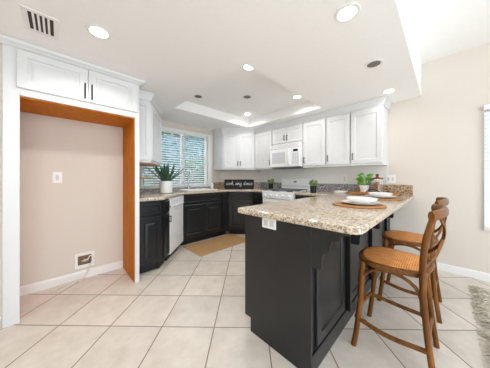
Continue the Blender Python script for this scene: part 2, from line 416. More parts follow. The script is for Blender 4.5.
# ------------------------------------------------------------------ cabinets
def handle(x, z, L, parent, y=-.02, vert=True, m='black', r=.006):
    h = MB()
    a, b = ((x, z - L / 2), (x, z + L / 2)) if vert else ((x - L / 2, z), (x + L / 2, z))
    h.tube([(a[0], y - .028, a[1]), (b[0], y - .028, b[1])], r, 8)
    for t in (.12, .88):
        px, pz = a[0] + (b[0] - a[0]) * t, a[1] + (b[1] - a[1]) * t
        h.tube([(px, y + .0005, pz), (px, y - .028, pz)], r * .8, 8)
    return h.build('handle', m, parent, smooth=True)
def tolocal(loc, rz, poly):
    c, s = math.cos(-rz), math.sin(-rz)
    return [((x - loc[0]) * c - (y - loc[1]) * s, (x - loc[0]) * s + (y - loc[1]) * c) for x, y in poly]
def cab(name, label, cat, p0, p1, z0, z1, depth, fronts, m, group=None, poly=None, toe=None, style='raised', hl=.1, hr=.006, toe_in=.06):
    """face runs from p0 to p1 (viewer's left to right); fronts = (kind, x0, x1, z0, z1, handle x | None, handle z, vertical)"""
    d = Vector((p1[0] - p0[0], p1[1] - p0[1])); w = d.length; rz = math.atan2(d.y, d.x)
    base_z = 0 if toe else z0
    t = thing(name, label, cat, (p0[0], p0[1], base_z), rz, group)
    g = .002
    b = MB()
    if poly: b.prism(tolocal(p0, rz, poly), z0 - base_z, z1 - base_z)
    else: b.box(g, w - g, 0, depth, z0 - base_z, z1 - base_z)
    b.build('body', m, t, bevel=.002)
    if toe:
        k = MB()
        k.box(.01, w - .01, toe_in, toe_in + .05, 0, z0) ; k.box(.03, w - .03, toe_in + .05, toe_in + .07 if poly else depth * .9, 0, .02)
        k.build('toe_kick', 'toe', t)
    for kind, x0, x1, a, c_, hx, hz, vert in fronts:
        q = MB().door(x0, x1, a - base_z, c_ - base_z, 0, style=style if kind == 'door' else 'flat', fr=.055 if kind == 'door' else .03)
        o = q.build(kind, m, t)
        if hx is not None: handle(hx, hz - base_z, hl, o, vert=vert, r=hr)
    return t

# tall refrigerator surround
fr_ = thing('refrigerator_cabinet', 'tall white refrigerator surround with orange wood lined empty opening', 'cabinet', (-2.34, -.31, 0), math.radians(90))
wd = .95; D = .535                      # local x: 0..wd (y -.31 .. .64), local y: into the wall
b = MB(); b.box(0, .02, .0225, D, 0, 2.18); b.box(0, .086, 0, .022, 0, 2.18); b.build('side_panel', 'white', fr_, bevel=.002)
b = MB(); b.box(wd - .042, wd, 0, D, 0, 2.18); b.build('side_panel', 'white', fr_, bevel=.002)
b = MB(); b.box(.0865, wd - .0425, 0, .022, 1.808, 2.18); b.box(.0205, wd - .0425, .0225, D, 1.808, 2.18); b.build('body', 'white', fr_, bevel=.002)
b = MB(); b.box(.026, wd - .048, .023, D - .003, 1.797, 1.807); b.box(wd - .048, wd - .0425, .022, D - .003, 0.001, 1.8065); b.box(.0205, .0255, .023, D - .003, .001, 1.807); b.build('wood_lining', 'oak', fr_)
hx = .508
for x0, x1, hp in ((.07, hx - .002, hx - .024), (hx + .002, wd - .02, hx + .026)):
    o = MB().door(x0, x1, 1.865, 2.17, 0, style='raised').build('door', 'white', fr_); handle(hp, 1.955, .14, o)
b = MB()                                # crown moulding, front and right return
prof = [(0, 2.13), (-.01, 2.13), (-.016, 2.15), (-.034, 2.19), (-.042, 2.198), (-.046, 2.223), (0, 2.223)]
def crown_path(mb, pts, prof, closed=False):
    """pts in local plan, profile offset to the right-hand (outward) side, mitred"""
    P = [Vector(p) for p in pts]; rs = []
    for i, p in enumerate(P):
        ds = []
        if i > 0: ds.append((P[i] - P[i - 1]).normalized())
        if i < len(P) - 1: ds.append((P[i + 1] - P[i]).normalized())
        ns = [Vector((d.y, -d.x)) for d in ds]
        n = ns[0] if len(ns) == 1 else (ns[0] + ns[1]) / (1 + ns[0].dot(ns[1]))
        rs.append([Vector((p.x + n.x * -o, p.y + n.y * -o, z)) for o, z in prof])
    mb.rings(rs)
crown_path(b, [(-.02, 0), (wd, 0), (wd, D)], [(0, 2.176), (-.01, 2.176), (-.022, 2.19), (-.042, 2.204), (-.05, 2.223), (0, 2.223)])
b.build('crown', 'white', fr_)  # thin cornice

# left upper cabinet with its angled end
UL = [(-2.6, .643), (-2.6, .84), (-3.1, 1.15), (-3.15, .643)]
t = cab('upper_cabinet', 'white upper cabinet with slanted end between refrigerator surround and window', 'cabinet', (-2.6, .643), (-2.6, .84), 1.345, 2.14, .3,
        [('door', .008, .192, 1.375, 2.10, None, 0, True)], 'white', 'white upper cabinets', poly=UL, style='bead')
rz = math.radians(90); L2 = tolocal((-2.6, .643), rz, [(-2.6, .84), (-3.1, 1.15)])
d = Vector((L2[1][0] - L2[0][0], L2[1][1] - L2[0][1])); a = math.atan2(d.y, d.x)
mm = Matrix.Translation((L2[0][0], L2[0][1], 0)) @ Matrix.Rotation(a, 4, 'Z')
q = MB().door(.01, d.length - .01, 1.375 - 1.345, 2.07 - 1.345, 0, style='flat'); q.bm.transform(mm); q.build('door', 'white', t)
q = MB(); crown_path(q, tolocal((-2.6, .643), rz, [(-2.6, .643), (-2.6, .84), (-3.1, 1.15)]), [(o, z - 1.345) for o, z in prof]); q.build('crown', 'white', t)
MB().prism(tolocal((-2.6, .643), rz, [(-2.61, .646), (-2.61, .83), (-3.09, 1.13), (-3.12, .646)]), -.016, -.0005).build('bottom_board', 'traywood', t)
sh = thing('corner_shelf', 'small brown wooden shelf under the upper cabinet beside the window', 'shelf', (-3.0, .639, 1.15))
arc = [(.36 * math.cos(k / 12 * math.pi), .34 * math.sin(k / 12 * math.pi)) for k in range(13)]
MB().prism(arc, -.01, .01)  .build('board', 'traywood', sh, bevel=.003)
q = MB(); q.prism([(0, 0), (.1, 0), (0, .12)], -.008, .008, Matrix.Rotation(math.radians(90), 4, 'Z') @ Matrix.Translation((0, 0, -.01)) @ Matrix.Rotation(math.radians(90), 4, 'X') @ Matrix.Scale(-1, 4, (0, 1, 0))); q.build('bracket', 'black', sh)

# corner and back uppers
UZ0, UZ1 = 1.33, 2.14
DA, DB = (-3.29, 2.51), (-2.885, 3.10)
wD = math.dist(DA, DB); md = wD / 2
cab('upper_cabinet', 'white two-door corner upper cabinet above the black sign', 'cabinet', DA, DB, UZ0, UZ1, .3,
    [('door', .02, md - .002, UZ0 + .03, 2.10, md - .03, UZ0 + .13, True), ('door', md + .002, wD - .02, UZ0 + .03, 2.10, md + .03, UZ0 + .13, True)], 'white', 'white upper cabinets',
    poly=[DA, DB, (-2.885, 3.425), (-3.02, 3.425), (-3.612, 2.706), (-3.612, 2.51)], style='bead')
FY = 3.10
def up(label, x0, x1, z0, doors, st='flat'):
    fr = []
    n = doors[0]; w_ = (x1 - x0 - .016) / n
    for i in range(n):
        a0 = .008 + i * w_ + .003; a1 = .008 + (i + 1) * w_ - .003
        hxx = {'l': a0 + .028, 'r': a1 - .028}[doors[1][i]]
        fr.append(('door', a0, a1, z0 + .03, 2.10, hxx, z0 + .03 + (.1 if z0 < 1.5 else .09), True))
    return cab('upper_cabinet', label, 'cabinet', (x0, FY), (x1, FY), z0, UZ1, BY - FY - .004, fr, 'white', 'white upper cabinets', style=st)
up('narrow white upper cabinet between corner cabinet and microwave', -2.88, -2.402, UZ0, (1, 'r'), 'bead')
up('short white two-door cabinet directly above the microwave', -2.398, -1.727, 1.79, (2, 'rl'), 'bead')
up('white single-door upper cabinet immediately right of the microwave', -1.723, -1.318, UZ0, (1, 'l'))
up('white single-door upper cabinet second to the right of the microwave', -1.316, -.956, UZ0, (1, 'l'))
up('white single-door upper cabinet at the right end of the run', -.954, -.555, UZ0, (1, 'l'))
q = MB(); crown_path(q, [(-3.612, 2.51), DA, DB, (-.555, FY), (-.555, BY - .003)], prof); struct('trim_3', q, 'white')

# base cabinets
BZ = .872
G = 'charcoal base cabinets'
A_, B_, C_, D_, E_ = (-2.47, .94), (-2.61, 1.075), (-3.03, 1.475), (-3.03, 2.46), (-2.67, 2.80)
cab('base_cabinet', 'charcoal base cabinet with drawer over door beside the refrigerator surround', 'cabinet', (-2.47, .645), A_, .1, BZ, .6,
    [('drawer', .02, .28, .70, .845, None, 0, False), ('door', .02, .28, .13, .675, None, 0, True)], 'dark', G, toe=True)
n1 = math.dist(A_, B_)
cab('base_cabinet', 'narrow angled charcoal cabinet immediately left of the white dishwasher', 'cabinet', A_, B_, .1, BZ, .3,
    [('drawer', .015, n1 - .012, .70, .845, n1 / 2, .77, False), ('door', .015, n1 - .012, .13, .675, n1 - .035, .6, True)], 'dark', G,
    poly=[(-2.474, .944), (-2.608, 1.073), (-3.07, 1.073), (-3.07, .944)], toe=True, hl=.09)
n2 = math.dist(B_, C_)
rz = math.atan2(C_[1] - B_[1], C_[0] - B_[0])
dw = thing('dishwasher', 'white dishwasher angled between the charcoal cabinets left of the sink', 'dishwasher', (*B_, 0), rz)
MB().prism(tolocal(B_, rz, [(-2.616, 1.079), (-3.03, 1.473), (-3.55, 1.473), (-3.55, 1.079)]), .10, .868).build('body', 'appl', dw)
MB().box(.05, n2 - .02, .05, .1, 0, .0995).build('toe_kick', 'toe', dw)
o = MB().box(.004, n2 - .006, -.022, -.001, .10, .74).build('door', 'appl', dw, bevel=.006)
MB().box(.2, .4, -.0235, -.022, .68, .70).build('badge_strip', 'applgrey', o)
o = MB().box(.004, n2 - .006, -.03, -.001, .745, .866).build('control_panel', 'appl', dw, bevel=.006)
handle(n2 / 2, .76, .38, o, y=-.03, vert=False, m='appl', r=.009)
q = MB()
for i in range(5): q.box(.12 + i * .035, .145 + i * .035, -.032, -.0298, .81, .83)
q.build('buttons', 'applgrey', o)
sw = 2.30 - 1.48
cab('base_cabinet', 'charcoal two-door sink base under the kitchen window', 'cabinet', (-3.03, 1.48), (-3.03, 2.298), .1, BZ, .56,
    [('drawer', .02, sw - .015, .71, .845, None, 0, False), ('door', .02, sw / 2 - .003, .13, .685, sw / 2 - .035, .6, True), ('door', sw / 2 + .003, sw - .015, .13, .685, sw / 2 + .035, .6, True)], 'dark', G, toe=True, toe_in=.07)
cab('base_cabinet', 'narrow charcoal filler cabinet right of the sink base', 'cabinet', (-3.03, 2.302), (-3.03, 2.456), .1, BZ, .56,
    [('door', .012, .145, .13, .845, None, 0, True)], 'dark', G, toe=True, toe_in=.07)
n3 = math.dist(D_, E_)
cab('base_cabinet', 'charcoal corner cabinet with drawer over door below the black sign', 'cabinet', D_, E_, .1, BZ, .5,
    [('drawer', .02, n3 - .02, .71, .845, None, 0, False), ('door', .02, n3 - .02, .13, .685, None, 0, True)], 'dark', G,
    poly=[(-3.03, 2.462), (-2.674, 2.80), (-2.674, 3.42), (-3.03, 3.415), (-3.59, 2.73), (-3.59, 2.462)], toe=True)
cab('base_cabinet', 'charcoal cabinet with drawers immediately left of the white range', 'cabinet', (-2.668, 2.80), (-2.374, 2.80), .1, BZ, .6,
    [('drawer', .015, .28, .72, .845, .147, .785, False), ('drawer', .015, .28, .43, .70, .147, .6, False), ('drawer', .015, .28, .13, .41, .147, .3, False)], 'dark', G, toe=True, style='flat')
cab('base_cabinet', 'charcoal cabinet between the white range and the peninsula', 'cabinet', (-1.695, 2.80), (-1.075, 2.80), .1, BZ, .6,
    [('drawer', .015, .605, .72, .845, None, 0, False), ('door', .015, .31, .13, .70, None, 0, True), ('door', .315, .605, .13, .70, None, 0, True)], 'dark', G, toe=True)

# peninsula
pn = thing('peninsula_cabinet', 'dark charcoal peninsula base with scalloped corbels under the overhanging counter', 'cabinet', (-.53, 1.035, 0), 0)
PL = BY - .004 - 1.035                       # length along +y
b = MB(); b.box(-.535, -.012, .021, PL, .1, BZ); b.build('body', 'dark', pn)
b = MB(); b.box(-.475, -.012, .025, PL, 0, .0995); b.build('toe_kick', 'toe', pn)
b = MB(); b.prism([(-.538, .1), (-.478, .1), (-.478, 0), (.004, 0), (.004, BZ), (-.538, BZ)], 0, .02, Matrix.Translation((0, .02, 0)) @ Matrix.Rotation(math.radians(90), 4, 'X')); b.build('end_panel', 'dark', pn, bevel=.002)
def corbel(y, o=0):
    pts = [(0, .64), (.05, .64), (.06, .65), (.062, .70), (.07, .73), (.088, .742), (.10, .748), (.106, .785), (.115, .81), (.14, .822), (.155, .828), (.165, .85), (.195, .856), (.205, BZ), (0, BZ)]
    return MB().prism(pts, 0, .03, Matrix.Translation((.0045 + o, y + .03, 0)) @ Matrix.Rotation(math.radians(90), 4, 'X'))
CY = [0.0, .59, 1.25, 2.0]
for y in CY: corbel(y, .027 if y else 0).build('corbel', 'dark', pn, bevel=.003)
b = MB(); b.box(-.0115, .003, .021, PL, 0, .11); b.build('base_rail', 'dark', pn, bevel=.002)
for y in CY[1:]:
    MB().box(-.0115, .03, y - .004, y + .034, .1105, BZ).build('pilaster', 'dark', pn, bevel=.003)
ys = [.05] + [y for y in CY[1:]] + [PL]
for i in range(len(ys) - 1):
    y0 = ys[i] + (.065 if i else .03); y1 = ys[i + 1] - .035
    q = MB().door(y0, y1, .13, BZ - .03, 0, t=.016, style='flat', fr=.06)
    q.bm.transform(Matrix.Translation((-.011, 0, 0)) @ Matrix.Rotation(math.radians(90), 4, 'Z')); q.build('panel', 'dark', pn)

# ------------------------------------------------------------------ countertops
def rounded(poly, radii, n=6):
    out = []
    N = len(poly)
    for i in range(N):
        p = Vector(poly[i]); r = radii.get(i, 0)
        if not r: out.append(tuple(p)); continue
        a = (Vector(poly[i - 1]) - p).normalized(); b = (Vector(poly[(i + 1) % N]) - p).normalized()
        s, e = p + a * r, p + b * r
        for k in range(n + 1):
            t = k / n; out.append(tuple((1 - t) ** 2 * s + 2 * t * (1 - t) * p + t * t * e))
    return out
CT0, CT1 = .874, .914
ct = thing('countertop', 'beige speckled granite worktop bending along the window wall under the sink', 'countertop', (-3.0, 1.9, CT0))
off = Matrix.Translation((3.0, -1.9, -CT0))
poly = [(-2.44, .643), (-2.44, .953), (-3.0, 1.488), (-3.0, 2.447), (-2.658, 2.77), (-2.372, 2.77), (-2.372, BY - .003), (-3.02, BY - .008), (-3.612, 2.706), (-3.612, .643)]
slab = MB().prism(poly, CT0, CT1, off).build('slab', 'granite', ct)
SX0, SX1, SY0, SY1 = -3.47, -3.10, 1.60, 2.22
cut = MB().box(SX0, SX1, SY0, SY1, CT0 - .1, CT1 + .1, off).build('cutter', 'granite', ct)
bo = slab.modifiers.new('hole', 'BOOLEAN'); bo.object = cut; bo.operation = 'DIFFERENCE'; bo.solver = 'EXACT'
bpy.context.view_layer.update()
dg = bpy.context.evaluated_depsgraph_get(); me2 = bpy.data.meshes.new_from_object(slab.evaluated_get(dg)); slab.modifiers.clear(); slab.data = me2
bpy.data.objects.remove(cut)
bv = slab.modifiers.new('bevel', 'BEVEL'); bv.width = .01; bv.segments = 3; bv.limit_method = 'ANGLE'; bv.angle_limit = math.radians(40)
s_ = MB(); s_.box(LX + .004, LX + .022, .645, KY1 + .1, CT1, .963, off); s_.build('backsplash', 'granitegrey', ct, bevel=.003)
s_ = MB(); s_.box(LX + .004, LX + .022, KY1 + .102, 2.70, CT1, 1.05, off)
n = Vector((3.43 - 2.711, -(3.62 - 3.027))).normalized()
pA, pB = Vector((-3.612, 2.704)), Vector((-3.03, 3.41))
s_.prism([tuple(pA + n * .003), tuple(pA + n * .022), tuple(pB + n * .022), tuple(pB + n * .003)], CT1, 1.05, off)
s_.build('backsplash', 'granitebrown', ct, bevel=.002)
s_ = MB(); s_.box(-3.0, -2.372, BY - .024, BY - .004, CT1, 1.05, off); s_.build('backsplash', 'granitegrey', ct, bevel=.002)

cp = thing('countertop', 'beige speckled granite peninsula counter with overhang and rounded front corners', 'countertop', (-.7, 2.2, CT0))
off2 = Matrix.Translation((.7, -2.2, -CT0))
poly = [(-1.15, 1.008), (-.266, 1.008), (-.266, BY - .003), (-1.698, BY - .003), (-1.698, 2.77), (-1.15, 2.77)]
MB().prism(rounded(poly, {0: .05, 1: .07}), CT0, CT1, off2).build('slab', 'granite', cp, bevel=.012)
MB().box(-.956, -.285, BY - .024, BY - .004, CT1, 1.055, off2).build('backsplash', 'granitebrown', cp, bevel=.002)
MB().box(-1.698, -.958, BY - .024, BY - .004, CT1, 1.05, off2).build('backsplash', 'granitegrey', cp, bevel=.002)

# ------------------------------------------------------------------ sink, faucet, soap
sk = thing('kitchen_sink', 'white drop-in kitchen sink in the counter under the window', 'sink', ((SX0 + SX1) / 2, (SY0 + SY1) / 2, CT1))
a_, b_ = (SX1 - SX0) / 2, (SY1 - SY0) / 2
def rr(a, b, r, z, n=5):
    return [Vector((x, y, z)) for x, y in rounded([(-a, -b), (a, -b), (a, b), (-a, b)], {0: r, 1: r, 2: r, 3: r}, n)]
MB().rings([rr(a_ + .03, b_ + .03, .05, .001), rr(a_ + .028, b_ + .028, .05, .016), rr(a_ - .008, b_ - .008, .05, .018), rr(a_ - .014, b_ - .014, .05, .008), rr(a_ - .03, b_ - .03, .06, -.18), rr(a_ - .05, b_ - .05, .06, -.19)], closed_ends=False).build('basin', 'ceramic', sk, smooth=True, solid=.004)
MB().rings([rr(a_ - .05, b_ - .05, .06, -.194), rr(a_ - .05, b_ - .05, .06, -.189)]).build('bottom', 'ceramic', sk)
MB().lathe([(.0, -.1885), (.035, -.1885), (.04, -.186), (0, -.187)]).build('drain', 'chrome', sk, smooth=True)
fc = thing('faucet', 'tall chrome gooseneck faucet behind the sink in front of the window', 'faucet', (-3.535, 1.86, CT1))
MB().lathe([(0, 0), (.028, 0), (.028, .008), (.02, .02), (.016, .05), (.016, .09), (0, .09)]).build('base', 'chrome', fc, smooth=True)
pts = [(0, 0, .08), (0, 0, .22)] + [(.075 - .075 * math.cos(k / 10 * math.pi), 0, .27 + .09 * math.sin(k / 10 * math.pi)) for k in range(11)] + [(.15, 0, .2)]
MB().tube(pts, .011, 10).build('spout', 'chrome', fc, smooth=True)
MB().tube([(.0, .012, .06), (.0, .06, .075), (.01, .09, .11)], [.008, .007, .005]).build('lever', 'chrome', fc, smooth=True)
sd = thing('soap_dispenser', 'small white soap bottle on the counter at the right end of the window', 'soap dispenser', (-3.52, 2.405, CT1))
MB().lathe([(0, 0), (.03, 0), (.033, .01), (.033, .1), (.022, .12), (.012, .125), (0, .125)]).build('bottle', 'ceramic', sd, smooth=True)
MB().tube([(0, 0, .12), (0, 0, .16), (.03, 0, .165), (.05, 0, .155)], .006).build('pump', 'chrome', sd, smooth=True)

# ------------------------------------------------------------------ appliances
mw = thing('microwave', 'white over-the-range microwave under the short two-door cabinet', 'microwave', (-2.396, 3.04, 1.335))
mwW, mwH = .667, .448
MB().box(0, mwW, 0, BY - 3.04 - .005, .02, mwH).build('body', 'appl', mw, bevel=.004)
MB().box(.01, mwW - .01, .02, .38, 0, .0195).build('underside', 'grate', mw)
o = MB().box(.004, .49, -.035, -.001, .03, .365).build('door', 'appl', mw, bevel=.008)
MB().box(.06, .36, -.0365, -.0351, .09, .30).build('door_window', 'applgrey', o, bevel=.001)
MB().tube(bez([(.445, -.034, .07), (.445, -.062, .1), (.445, -.066, .2), (.445, -.062, .3), (.445, -.034, .33)], 5), .011).build('handle', 'appl', o, smooth=True)
o = MB().box(.494, mwW - .004, -.035, -.001, .03, .365).build('control_panel', 'appl', mw, bevel=.006)
MB().box(.53, .625, -.0365, -.0351, .29, .33).build('display', 'glassdark', o)
q = MB()
for i in range(3):
    for j in range(6): q.box(.522 + i * .042, .556 + i * .042, -.037, -.0351, .07 + j * .034, .096 + j * .034)
q.build('buttons', 'applgrey', o)
o = MB().box(.004, mwW - .004, -.03, -.001, .37, mwH - .004).build('vent_grille', 'appl', mw, bevel=.004)
q = MB()
for i in range(4): q.box(.03, mwW - .03, -.0308, -.0299, .385 + i * .014, .39 + i * .014)
q.build('slots', 'applgrey', o)

RX0, RW = -2.369, .666; RY = 2.752
rg = thing('range', 'white freestanding gas range under the microwave', 'stove', (RX0, RY, 0))
RD = BY - RY - .006
MB().box(0, RW, .03, RD, .06, .885).build('body', 'appl', rg, bevel=.003)
for x in (.04, RW - .04):
    for y in (.08, RD - .06): MB().lathe([(0, 0), (.018, 0), (.018, .06), (0, .06)], (x, y, 0), 10).build('foot', 'black', rg)
o = MB().box(.004, RW - .004, 0, .029, .27, .77).build('oven_door', 'appl', rg, bevel=.006)
MB().box(.14, RW - .14, -.0015, -.0001, .38, .62).build('oven_window', 'glassdark', o)
handle(RW / 2, .73, .52, o, y=0, vert=False, m='appl', r=.011)
o = MB().box(.004, RW - .004, 0, .029, .075, .262).build('drawer', 'appl', rg, bevel=.006)
o = MB().box(.0, RW, -.008, .029, .782, .895).build('control_panel', 'appl', rg, bevel=.01)
for i in range(5):
    k = MB().lathe([(0, 0), (.024, 0), (.022, .018), (.016, .024), (0, .024)], seg=16)
    k.bm.transform(Matrix.Translation((.07 + i * (RW - .14) / 4, -.008, .838)) @ Matrix.Rotation(math.radians(90), 4, 'X')); k.build('knob', 'appl', o, smooth=True)
MB().box(0, RW, -.008, RD - .07, .886, .908).build('cooktop', 'appl', rg, bevel=.006)
for x in (.17, RW - .17):
    for y in (.14, .4):
        MB().lathe([(0, .9085), (.05, .9085), (.045, .918), (.03, .924), (0, .924)], (x, y, 0), 18).build('burner', 'black', rg, smooth=True)
for x0, x1 in ((.03, RW / 2 - .005), (RW / 2 + .005, RW - .03)):
    q = MB()
    for y in (.03, .27, .52): q.box(x0, x1, y - .006, y + .006, .93, .942)
    for k in range(4):
        x = x0 + .012 + k * (x1 - x0 - .024) / 3; q.box(x - .006, x + .006, .03, .52, .93, .942)
    for x in (x0 + .01, x1 - .01):
        for y in (.036, .514): q.box(x - .007, x + .007, y - .007, y + .007, .908, .93)
    q.build('grate', 'grate', rg, bevel=.002)
o = MB().box(0, RW, RD - .065, RD, .886, 1.13).build('backguard', 'appl', rg, bevel=.012)
MB().box(.24, RW - .24, RD - .068, RD - .0651, 1.05, 1.10).build('clock_panel', 'plastic', o, bevel=.001)
MB().box(.30, .365, RD - .0695, RD - .0682, 1.062, 1.086).build('display', 'glassdark', o)
MB().box(.03, RW - .03, RD - .069, RD - .0655, .985, 1.0).build('trim_strip', 'applgrey', o)

# ------------------------------------------------------------------ ceiling fixtures
def can(x, y, z, label, lit=True, power=2.6):
    t = thing('recessed_light', label, 'ceiling light', (x, y, z), 0, 'recessed ceiling lights')
    MB().lathe([(.055, 0), (.055, -.004), (.074, -.005), (.077, -.001), (.077, 0), (.055, 0)], seg=28).build('trim_ring', 'trim', t, smooth=True)
    MB().lathe([(0, -.0005), (.0545, -.0005), (.0545, -.003), (0, -.003)], seg=28).build('lens', 'lamp' if lit else 'lampoff', t)
    if lit:
        l = bpy.data.lights.new('downlight', 'AREA'); l.shape = 'DISK'; l.size = .106; l.energy = power; l.color = (1, .98, .96); l.spread = math.radians(150)
        o = bpy.data.objects.new('downlight', l); COL.objects.link(o); o.location = (x, y, z - .012)
can(-1.765, .212, CZ, 'lit round ceiling light above the refrigerator surround', True, 5)
can(-.436, 1.35, CZ, 'lit round ceiling light nearest the camera above the peninsula end')
can(-.466, 2.93, CZ, 'lit round ceiling light closest to the right end of the wall cabinets', True, .7)
can(-1.50, 1.515, TZ, 'lit round light at the near corner of the ceiling tray')
can(-1.545, 2.60, TZ, 'lit round light at the right corner of the ceiling tray')
can(-2.62, 2.605, TZ, 'lit round light deepest in the ceiling tray, above the corner cabinet')
can(-2.58, 1.51, TZ, 'unlit dark round light at the left corner of the ceiling tray', False)
can(-2.075, 2.055, TZ, 'unlit dark round light in the middle of the ceiling tray', False)
can(-.455, 2.13, CZ, 'unlit dark round light between the two lit ones along the ceiling step', False)
vt = thing('ceiling_vent', 'rectangular ceiling air vent with dark slots above the refrigerator surround', 'air vent', (-1.95, -.087, CZ))
vw, vh = .105, .06
q = MB(); q.box(-vw - .025, vw + .025, -vh - .025, -vh, -.008, -.0005); q.box(-vw - .025, vw + .025, vh, vh + .025, -.008, -.0005); q.box(-vw - .025, -vw, -vh, vh, -.008, -.0005); q.box(vw, vw + .025, -vh, vh, -.008, -.0005)
q.build('frame', 'trim', vt, bevel=.002)
MB().box(-vw, vw, -vh, vh, -.0015, -.0005).build('backing', 'slot', vt)
for i in range(4):
    y = -vh + 2 * vh / 5 * (i + 1)
    MB().box(-vw, vw, -.006, .006, -.0006, .0006, Matrix.Translation((0, y, -.006)) @ Matrix.Rotation(math.radians(20), 4, 'X')).build('louver', 'trim', vt)

# ------------------------------------------------------------------ wall plates
def plate(name, label, cat, loc, rz, w=.075, h=.118, kind='outlet', group=None):
    t = thing(name, label, cat, loc, rz, group)
    MB().box(-w / 2, w / 2, -.006, -.0005, -h / 2, h / 2).build('cover_plate', 'plastic', t, bevel=.002)
    n = max(1, round(w / .06))
    for k in range(n):
        x = (k - (n - 1) / 2) * .05
        if kind == 'wide':
            MB().box(x - .018, x + .018, -.008, -.0061, -.02, .02).build('socket', 'applgrey', t, bevel=.001)
        elif kind == 'outlet':
            for z in (-.022, .022):
                MB().box(x - .015, x + .015, -.008, -.0061, z - .014, z + .014).build('socket', 'applgrey', t, bevel=.001)
        else:
            MB().box(x - .012, x + .012, -.012, -.0061, -.025, .025).build('rocker', 'applgrey', t, bevel=.002)
    return t
plate('light_switch', 'white switch plate on the beige wall of the refrigerator alcove', 'switch', (-2.88, -.012, 1.155), math.radians(90), kind='switch')
q = plate('power_outlet', 'white double outlet on the dark end panel of the peninsula', 'outlet', (-.828, 1.033, .840), 0, .118, .07, kind='wide')
plate('power_outlet', 'white outlet on the back wall above the grey backsplash', 'outlet', (-1.145, BY, 1.135), 0)
plate('light_switch', 'white switch plate on the back wall right of the glass jar', 'switch', (-.525, BY - .0005, 1.135), 0, .115, .12, kind='switch')
plate('power_outlet', 'small white outlet on the back wall between the black sign and the range', 'outlet', (-2.92, BY, 1.16), 0)

# refrigerator water box, with tube
wb_ = thing('water_outlet_box', 'recessed white water valve box low on the alcove wall', 'outlet box', (-2.88, .215, .205), math.radians(90))
q = MB(); q.box(-.088, .088, -.008, -.0005, .055, .085); q.box(-.088, .088, -.008, -.0005, -.085, -.05); q.box(-.088, -.062, -.008, -.0005, -.05, .055); q.box(.06, .088, -.008, -.0005, -.05, .055)
q.build('frame', 'plastic', wb_, bevel=.002)
MB().box(-.062, .06, -.002, -.0005, -.05, .055).build('recess', 'boxin', wb_)
q = MB(); q.tube([(0, -.002, .0), (0, -.02, .0)], .016, 10); q.tube([(-.03, -.02, 0), (.03, -.02, 0)], .007, 8); q.build('valve', 'brass', wb_, smooth=True)
tube_pts = bez([(-2.858, .235, .205), (-2.85, .26, .25), (-2.845, .285, .22), (-2.845, .25, .12), (-2.85, .22, .03), (-2.83, .17, .0065), (-2.76, .06, .0065), (-2.72, .0, .0065), (-2.745, -.03, .0065), (-2.80, .0, .0065), (-2.83, .1, .0065), (-2.80, .17, .009), (-2.82, .2, .02)], 6)
tag(MB().tube(tube_pts, .006, 8).build('water_tube', 'cord', smooth=True), 'loose white water tube looping from the valve box onto the floor', 'tube')

# ------------------------------------------------------------------ counter things, left
def potted(name, label, loc, r, h, pm, lm, n, L, wl, group=None, lift=.9, taper=.85):
    t = thing(name, label, 'plant', loc, random.uniform(0, 6), group)
    MB().lathe([(0, 0), (r * taper, 0), (r * .98, h * .9), (r, h), (r * .9, h), (r * .86, h * .86), (0, h * .86)]).build('pot', pm, t, smooth=True)
    MB().lathe([(0, h * .865), (r * .855, h * .865), (r * .7, h * .9), (0, h * .92)], seg=16).build('soil', 'soil', t)
    f = MB()
    for i in range(n):
        a = random.uniform(0, math.tau); q = random.random() ** .6
        d = Vector((math.cos(a) * (1.15 - lift) * 2, math.sin(a) * (1.15 - lift) * 2, lift))
        hh = h + L * random.uniform(.0, 1.0); rr_ = r * (.4 + .9 * q)
        p = Vector((math.cos(a) * rr_ * .8, math.sin(a) * rr_ * .8, hh))
        f.leaf(p, d + Vector((0, 0, random.uniform(-.5, .3))), wl * random.uniform(1.2, 2), wl, .3)
    f.build('leaves', lm, t, recalc=False)
    f = MB()
    for i in range(9):
        a = i * .7; f.tube([(math.cos(a) * r * .3, math.sin(a) * r * .3, h * .85), (math.cos(a) * r * .5, math.sin(a) * r * .5, h + L * .4), (math.cos(a) * r * .8, math.sin(a) * r * .8, h + L * .85)], .002, 5)
    f.build('stems', lm, t)
    return t
ag = thing('potted_plant', 'spiky dark green plant in a ribbed white pot by the sink window', 'plant', (-3.03, 1.21, CT1))
q = MB()
rs = []
for r_, z_ in [(.0, 0), (.078, 0), (.092, .01), (.095, .1), (.095, .185), (.085, .19), (.08, .165), (0, .165)]:
    rs.append([Vector((r_ * (1 + (.015 if k % 2 else -.015)) * math.cos(k / 48 * math.tau), r_ * (1 + (.015 if k % 2 else -.015)) * math.sin(k / 48 * math.tau), z_)) for k in range(48)])
q.rings(rs).build('pot', 'ceramic', ag, smooth=True)
MB().lathe([(0, .166), (.079, .166), (.06, .172), (0, .174)], seg=16).build('soil', 'soil', ag)
for i in range(20):
    a = i * 2.4; tl = .15 + .85 * (i / 20)
    d = Vector((math.cos(a) * tl, math.sin(a) * tl, 1.1 - .35 * tl))
    side = Vector((-math.sin(a), math.cos(a), 0))
    MB().leaf((math.cos(a) * .03, math.sin(a) * .03, .165), d, random.uniform(.32, .42), .055, .1, side, seg=4).build('leaf', 'leafdark', ag, recalc=False, solid=.004)

sg = thing('sign_board', 'black rounded sign with white handwriting leaning in the counter corner', 'sign', (-3.00, 2.735, CT1), math.radians(45))
lean = Matrix.Rotation(math.radians(-8), 4, 'X')
SWd, SHt = .63, .205
pl = rounded([(-SWd / 2, 0), (SWd / 2, 0), (SWd / 2, SHt), (-SWd / 2, SHt)], {0: .03, 1: .03, 2: .03, 3: .03})
q = MB().prism(pl, 0, .02, lean @ Matrix.Rotation(math.radians(90), 4, 'X')); q.build('board', 'sign', sg, bevel=.002)
